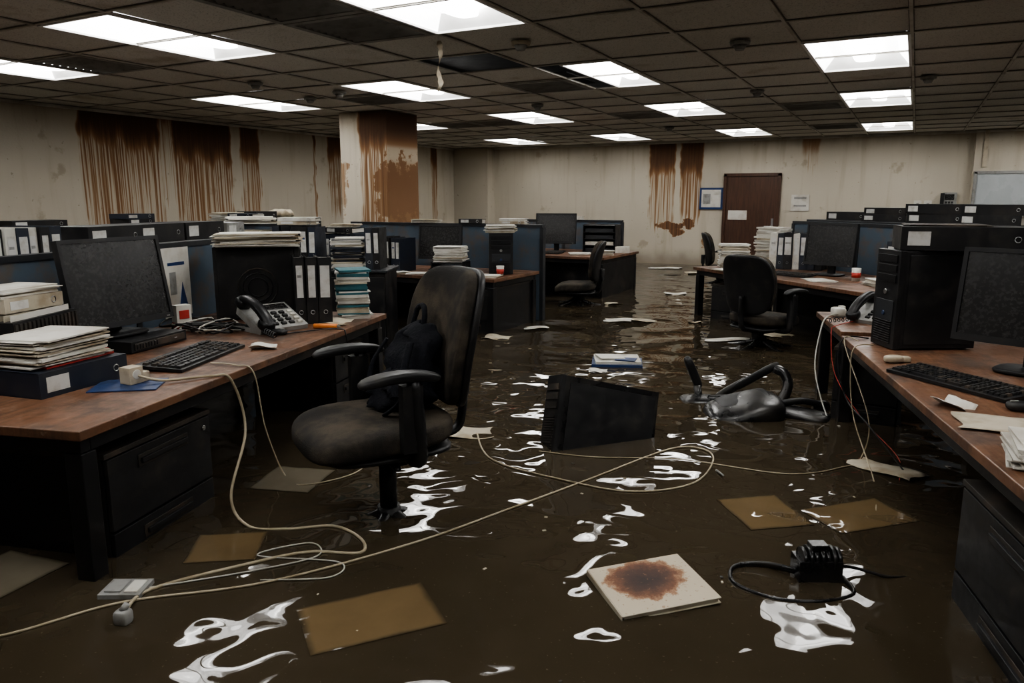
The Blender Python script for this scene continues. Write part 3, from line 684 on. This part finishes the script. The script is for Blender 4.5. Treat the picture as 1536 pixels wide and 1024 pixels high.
# ------------------------------------------------------------------ desk E / F (right)
desk('office_desk',FE,0,1.3,-.82,0)
cabinet(FE.p(.22,-.62),FE.f(-.35,-1),w=.36,d=.34,h=.64,n=2)
desk('office_desk',FF,0,1.3,-3.3,0,legs=[(.7,-.06),(1.24,-.06),(1.24,-3.24)],panels=[(1.2,1.22,-3.2,-.1,.1,.66)])
cabinet(FF.p(.30,-2.35),FF.f(-1,0),w=.92,d=.56,h=.61,n=2)
tower(FF.p(.34,-.25,.75),FF.f(-1,0)+rad(14),w=.22,d=.42,h=.50)
lying(FF.p(.46,-.26,1.256),FF.f(-.1,-1)-.02,1,w=.56,d=.30,t=.115,mats=[M_black],jit=0)
papers(FF.p(.40,-.22,1.372),.1,n=3,w=.36,d=.26,t=.004,mats=[M_paper2,M_dusty])
monitor(FF.p(.60,-.86,.75),FF.f(-.62,-.8),w=.62,h=.42,tilt=8,z0=.12)
keyboard(FF.p(.24,-1.12,.75),FF.f(-1,-.62),w=.56,d=.20)
mouse(FF.p(.33,-1.50,.75),FF.f(-1,0))
sheet(FF.p(.22,-1.75,.757),FF.a+1.35,.20,.36,M_paper2,.006); sheet(FF.p(.10,-1.50,.758),.9,.10,.12,M_paper,.02,'crumpled_paper')
papers(FF.p(.22,-2.12,.75),FF.a+1.3,n=14,w=.24,d=.32,t=.005,mats=[M_paper,M_white],jit=.012)
b=Mb(); b.rb((0,0,.02),(.09,.05,.035),M_beige,k=3,n=6); b.rb((.06,.01,.015),(.05,.04,.03),M_beige,k=3,n=6); b.ob('rubble_lump',FF.p(.09,-.72,.75),.5)
phone(FE.p(.30,-.42,.75),FE.f(-.8,-.9),sc=1.15)
b=Mb(); b.rb((0,0,.03),(.08,.10,.06),M_white,k=5,n=6); b.box((.03,.03,.05),(.03,.05,.03),M_white); b.ob('power_adapter',FE.p(.10,-.20,.75),.4)
monitor(FE.p(1.02,-.32,.75),FE.f(-.5,-1),w=.5,h=.36)
partition(FE,1.36,1.41,-3.9,.3,1.24)
papers(FE.p(.64,-.16,.75),.2,n=18,w=.28,d=.22,t=.01)
FG=Fr(1.2,8.2,0)
desk('office_desk',FG,0,2.2,0,1.0); partition(FG,-.1,2.3,1.05,1.1,1.26); monitor(FG.p(.6,.6,.75),0); binders(FG.p(1.0,.6,.75),0,6); lying(FG.p(.3,1.08,1.262),0,2,w=.4,d=.2,t=.07)

# ------------------------------------------------------------------ near chair + bag
CH=(-1.86,2.40,0); cphi=face(-.54,-.842)
chair(CH,cphi,sz=.635,bt=1.225,bz=.205,sw=.58,sd=.60,bw=.54,aw=.31,bend=8,by=.31)
b=Mb()
def bagf(q,w):
    n_=math.sin(q.x*5+q.z*4)*.012+math.sin(q.z*9+q.y*3)*.010+math.cos(q.x*11-q.z*6)*.006
    t=1-.32*max(0,q.z); return Vector((w.x*t+n_,w.y*(1-.25*q.z)+n_,w.z+n_+.02*q.x))
b.rb((0,0,.18),(.36,.15,.38),M_cloth,k=2.8,n=18,rot=(rad(-14),rad(6),0),fn=bagf)
b.rb((-.02,-.08,.08),(.30,.15,.18),M_cloth,k=2.4,n=14,rot=(rad(-6),0,.1),fn=bagf)
b.tube([(-.05,.03,.34),(-.04,.05,.41),(.02,.05,.43),(.06,.04,.40),(.06,.03,.34)],.012,M_cloth,n=7)
b.tube([(.12,-.05,.30),(.17,-.10,.20),(.17,-.12,.08),(.10,-.16,.01)],.016,M_cloth,n=7,flat=.5)
b.tube([(-.12,-.06,.28),(-.14,-.12,.18),(-.12,-.15,.06)],.016,M_cloth,n=7,flat=.5)
R=Matrix.Rotation(cphi,3,'Z'); o=R@Vector((-.03,.13,0))
b.ob('backpack',(CH[0]+o.x,CH[1]+o.y,.640),cphi)

# ------------------------------------------------------------------ things in the water
b=Mb()
w,d,h=.58,.18,.46
b.box((0,0,0),(w,d,h),M_wet); b.box((-w/2-.012,0,0),(.024,d+.006,h+.006),M_black)
for k in range(3): b.b2(-w/2-.03,-w/2-.022,-d/2+.02,d/2-.02,h/2-.08-k*.05,h/2-.045-k*.05,M_dusty)
for k in range(14): b.b2(-w/2-.03,-w/2-.022,-d/2+.03,d/2-.03,-h/2+.05+k*.014,-h/2+.057+k*.014,M_dusty)
b.b2(-w/2+.03,w/2-.02,-d/2-.005,-d/2,-h/2+.03,h/2-.03,M_black)
b.b2(w/2,w/2+.01,-d/2+.02,d/2-.02,-h/2+.05,h/2-.1,M_blackm)
b.tube([(w/2,0,-.02),(w/2+.04,0,.0),(w/2+.06,0,-.08)],.018,M_wet)
b.ob('fallen_computer_tower',(-1.44,3.78,.268),0,bevel=.012,rot=(rad(-16),rad(14),rad(46)))
b=Mb()  # overturned chair: on its side, seat edge, back shell, two armrests and a base leg above the water
b.rb((.04,-.30,.01),(.48,.36,.17),M_wet,k=3.2,n=12,rot=(rad(8),rad(-14),.35),fn=lambda q,w:w+Vector((0,0,.008*math.sin(q.x*5))))
b.rb((.02,-.26,.075),(.34,.20,.05),M_black,k=4,n=8,rot=(rad(8),rad(-14),.35))
b.tube([(-.20,.14,-.06),(-.12,.13,.02),(.02,.11,.12)],.030,M_wet,n=12,res=4)
b.rb((.075,.085,.160),(.34,.07,.055),M_black,k=3.5,n=8,rot=(0,rad(-36),rad(-12)))
b.tube([(.19,.05,.225),(.245,.03,.205),(.275,.0,.14),(.255,-.04,.06),(.20,-.10,-.02),(.17,-.13,-.06)],.032,M_wet,n=12)
b.rb((-.335,.075,.15),(.06,.075,.24),M_black,k=3.5,n=8,rot=(0,rad(-24),rad(20)))
b.tube([(-.30,.04,.07),(-.27,.01,-.05)],.026,M_wet,n=10,res=1)
b.rb((-.26,-.04,-.01),(.28,.22,.06),M_wet,k=3,n=8,rot=(0,0,.3))
b.tube([(-.2,-.04,.0),(-.05,-.12,.035),(.06,-.2,.05)],.035,M_wet,n=10)
b.rb((.36,-.20,.0),(.36,.22,.075),M_wet,k=4,n=8,rot=(0,rad(5),-.2))
b.tube([(.22,-.18,.05),(.36,-.12,.07),(.47,-.06,.045)],.022,M_black,n=8)
b.cyl((.47,-.075,.03),(.47,-.045,.035),.034,.034,M_black,14); b.cyl((.50,-.02,.02),(.50,.01,.025),.034,.034,M_black,14)
b.ob('overturned_office_chair',(-.90,4.93,WZ),.1)
b=Mb(); a=.35; c=.30
b.b2(-a/2,a/2,-c/2,c/2,.0,.004,M_paper2); b.b2(-a/2+.006,a/2-.008,-c/2+.006,c/2-.006,.004,.018,M_paper2); b.b2(-a/2,a/2,-c/2,c/2,.018,.022,M_paper,mt=M_rust); b.b2(-a/2-.004,-a/2,-c/2,c/2,0,.022,M_paper2)
b.ob('stained_folder',bevel=.002,loc=(-.68,2.30,WZ+.004),rot=(rad(2),rad(-2),rad(44)))
def sunk(cx,cy,w,d,ang,m,name='submerged_paper'):
    b=Mb(); v=[b.V(p) for p in ((-w/2,-d/2,0),(w/2,-d/2,0),(w/2,d/2,0),(-w/2,d/2,0))]; b.F(v,m); b.ob(name,(cx,cy,WZ+.002),ang)
sunk(-.46,3.15,.28,.32,rad(38),M_sunk); sunk(-1.42,1.72,.28,.42,rad(-38),M_sunk); sunk(-2.21,1.85,.26,.24,rad(35),M_sunk)
sunk(-2.74,1.33,.30,.28,rad(8),M_sunk2); sunk(-2.5,2.5,.3,.3,.3,M_sunk2); sunk(-.1,3.3,.4,.25,.8,M_sunk)
for (x,y,w,d,a,m) in ((-2.14,3.48,.30,.18,.5,M_paper2),(-2.78,7.75,.30,.26,.3,M_paper),(-2.57,7.85,.34,.22,-.2,M_paper2),(-3.36,6.88,.26,.2,.6,M_paper),(-4.5,9.9,.4,.25,.2,M_paper),(-3.44,6.19,.25,.18,.1,M_paper2),(-1.47,7.11,.42,.18,.5,M_paper),(-1.1,7.6,.3,.2,.9,M_paper2),(-4.2,14.3,.6,.4,.2,M_paper),(-3.4,13.6,.4,.3,.5,M_paper2),(-.02,3.95,.32,.16,-.5,M_paper2),(-2.05,5.3,.14,.1,.4,M_paper),(-4.9,12,.5,.3,.3,M_paper),(-2.0,8.0,.14,.1,.5,M_paper2),(-3.3,9.0,.2,.14,.9,M_paper2),(-2.9,10.4,.3,.2,.3,M_paper)):
    sheet((x,y,WZ+.006),a,w,d,m,.012,'floating_paper')
random.seed(11); b=Mb()
for k in range(90):
    x=random.uniform(-3.2,.2); y=random.uniform(1.2,8.5)
    if x<-2.2 and y<4.2: continue
    s=random.uniform(.004,.014); b.box((x,y,.001),(s,s*random.uniform(.6,2.2),.003),M_paper2 if k%2 else M_dusty,rot=(0,0,random.uniform(0,3)))
b.ob('floating_debris',(0,0,WZ))
b=Mb(); b.b2(-.2,.2,-.15,.15,0,.03,M_blue); b.box((0,.0,.045),(.36,.26,.02),M_white,rot=(rad(2),0,.1)); b.box((-.05,.02,.062),(.22,.18,.008),M_paper,rot=(0,rad(3),.3)); b.box((.07,-.05,.058),(.16,.12,.006),M_blue,rot=(0,0,-.2)); b.ob('floating_blue_folder',(-2.03,5.65,WZ-.01),.35)
b=Mb(); b.b2(-.07,.07,-.055,.055,0,.02,M_grey); b.b2(-.055,.0,-.04,.04,.02,.026,M_grey); b.b2(.01,.055,-.04,.04,.02,.024,M_white); b.ob('wall_socket_plate',(-2.25,1.46,WZ-.004),.5,bevel=.003)
b=Mb(); b.rb((0,0,.02),(.05,.045,.05),M_grey,k=4,n=6); b.cyl((0,0,.04),(.01,.01,.06),.012,.010,M_grey); b.ob('cable_connector',(-2.08,1.33,WZ),.3)
b=Mb()
b.box((0,0,.04),(.15,.09,.09),M_wet)
for k in range(7): b.cyl((-.06+k*.02,0,.075),(-.046+k*.02,0,.075),.05 if k%2 else .044,.05 if k%2 else .044,M_wet,20)
b.box((.0,.0,.125),(.06,.05,.02),M_wet)
b.tube([(-.07,0,.03),(-.16,.07,.02),(-.27,.06,.012),(-.30,-.05,.008),(-.20,-.15,.006),(-.05,-.17,.006),(.08,-.12,.006),(.08,-.03,.02)],.008,M_wet,flat=1.6)
b.tube([(.07,0,.05),(.15,.02,.03),(.24,-.01,.015),(.33,0,.004)],.006,M_wet)
b.ob('camera_with_strap',(-.20,2.66,WZ-.01),rad(28),bevel=.006)
b=Mb(); b.cyl((0,0,0),(.05,-.07,.005),.006,.004,M_grey,8); b.ob('floating_pen',(-.75,3.55,WZ+.004))
# cables
z=WZ+.004
cable('floating_cable',[(-2.6,.85,z),(-2.34,1.10,z),(-2.19,1.40,z),(-1.87,1.72,z),(-1.60,2.20,z),(-1.43,2.65,z),(-1.26,3.13,z),(-1.05,3.74,z),(-.9,3.84,z),(-.80,3.70,z),(-.806,3.33,z),(-1.02,3.10,z),(-1.34,3.08,z),(-1.79,3.17,z),(-2.09,3.52,z)],.0045)
p=FA.p
cable('power_cable',[p(-.25,.60,.79),p(-.16,.64,.765),p(-.04,.78,.757),p(.02,.84,.73),p(.06,.86,.5),(-2.40,2.05,.3),(-2.28,2.02,z),(-2.12,2.07,z),(-1.97,2.18,z),(-1.80,2.14,z),(-1.727,2.045,z),(-1.90,1.96,z),(-2.02,1.80,z),(-2.18,1.50,z),(-2.08,1.33,z+.02)],.006)
cable('data_cable',[p(-.2,1.02,.757),p(-.06,1.0,.757),p(.02,1.02,.72),p(.05,1.04,.45),p(.1,1.1,z),p(.25,1.0,z),p(.42,1.2,z),p(.38,1.5,z),p(.2,1.45,z),p(.25,1.3,z)],.0035,M_cable)
cable('data_cable',[p(-.25,1.80,.757),p(-.04,2.02,.757),p(.015,2.03,.7),p(.02,2.05,.4),p(.03,2.08,z-.05)],.004,M_black)
cable('data_cable',[(-2.2,1.5,z),(-1.98,1.75,z),(-1.85,1.95,z),(-1.95,2.02,z),(-2.05,1.85,z),(-1.75,1.95,z),(-1.7,1.85,z),(-1.9,1.72,z)],.003,M_cabw)
cable('floating_cable',[(-1.64,3.40,z),(-1.35,3.45,z),(-.95,3.62,z),(-.44,3.66,z),(-.2,3.9,z),(-.14,4.05,z),(-.12,4.12,.4),FF.p(-.012,-.15,.74),FF.p(.05,-.2,.757)],.003)
cable('hanging_cable',[FE.p(.1,-.24,.77),FE.p(.02,-.30,.762),FE.p(-.03,-.38,.7),FE.p(-.07,-.5,.45),FE.p(-.02,-.75,z),FE.p(.02,-.9,z)],.0045,M_cabw)
cable('hanging_cable',[FE.p(.15,-.45,.76),FE.p(.0,-.66,.757),FE.p(-.03,-.7,.72),FE.p(-.02,-.85,.5),FE.p(.1,-1.05,.3),FE.p(.2,-1.4,z),FE.p(.12,-1.75,z)],.0025,M_red)
cable('hanging_cable',[FF.p(.1,-.3,.757),FF.p(.0,-.36,.755),FF.p(-.02,-.38,.65),FF.p(.0,-.45,.4),FF.p(.03,-.8,z),FF.p(-.05,-1.2,z)],.003,M_cable)
cable('hanging_cable',[FF.p(.12,-.1,.757),FF.p(-.01,-.12,.755),FF.p(-.03,-.14,.6),FF.p(.02,-.2,.42),FF.p(.06,-.5,.38),FF.p(.2,-.7,z)],.004,M_black)

# ------------------------------------------------------------------ world, camera
w=bpy.data.worlds.new('world'); bpy.context.scene.world=w; w.use_nodes=True; w.node_tree.nodes['Background'].inputs[0].default_value=(.02,.02,.02,1); w.node_tree.nodes['Background'].inputs[1].default_value=1
cd=bpy.data.cameras.new('camera'); cam=bpy.data.objects.new('camera',cd); bpy.context.collection.objects.link(cam)
cam.location=(0,0,1.5); cam.rotation_euler=(rad(90-10.66),0,rad(27.9)); cd.lens=26.4; cd.sensor_width=36; cd.clip_start=.05
bpy.context.scene.camera=cam
try: bpy.context.scene.view_settings.look='AgX - Medium High Contrast'
except Exception: pass
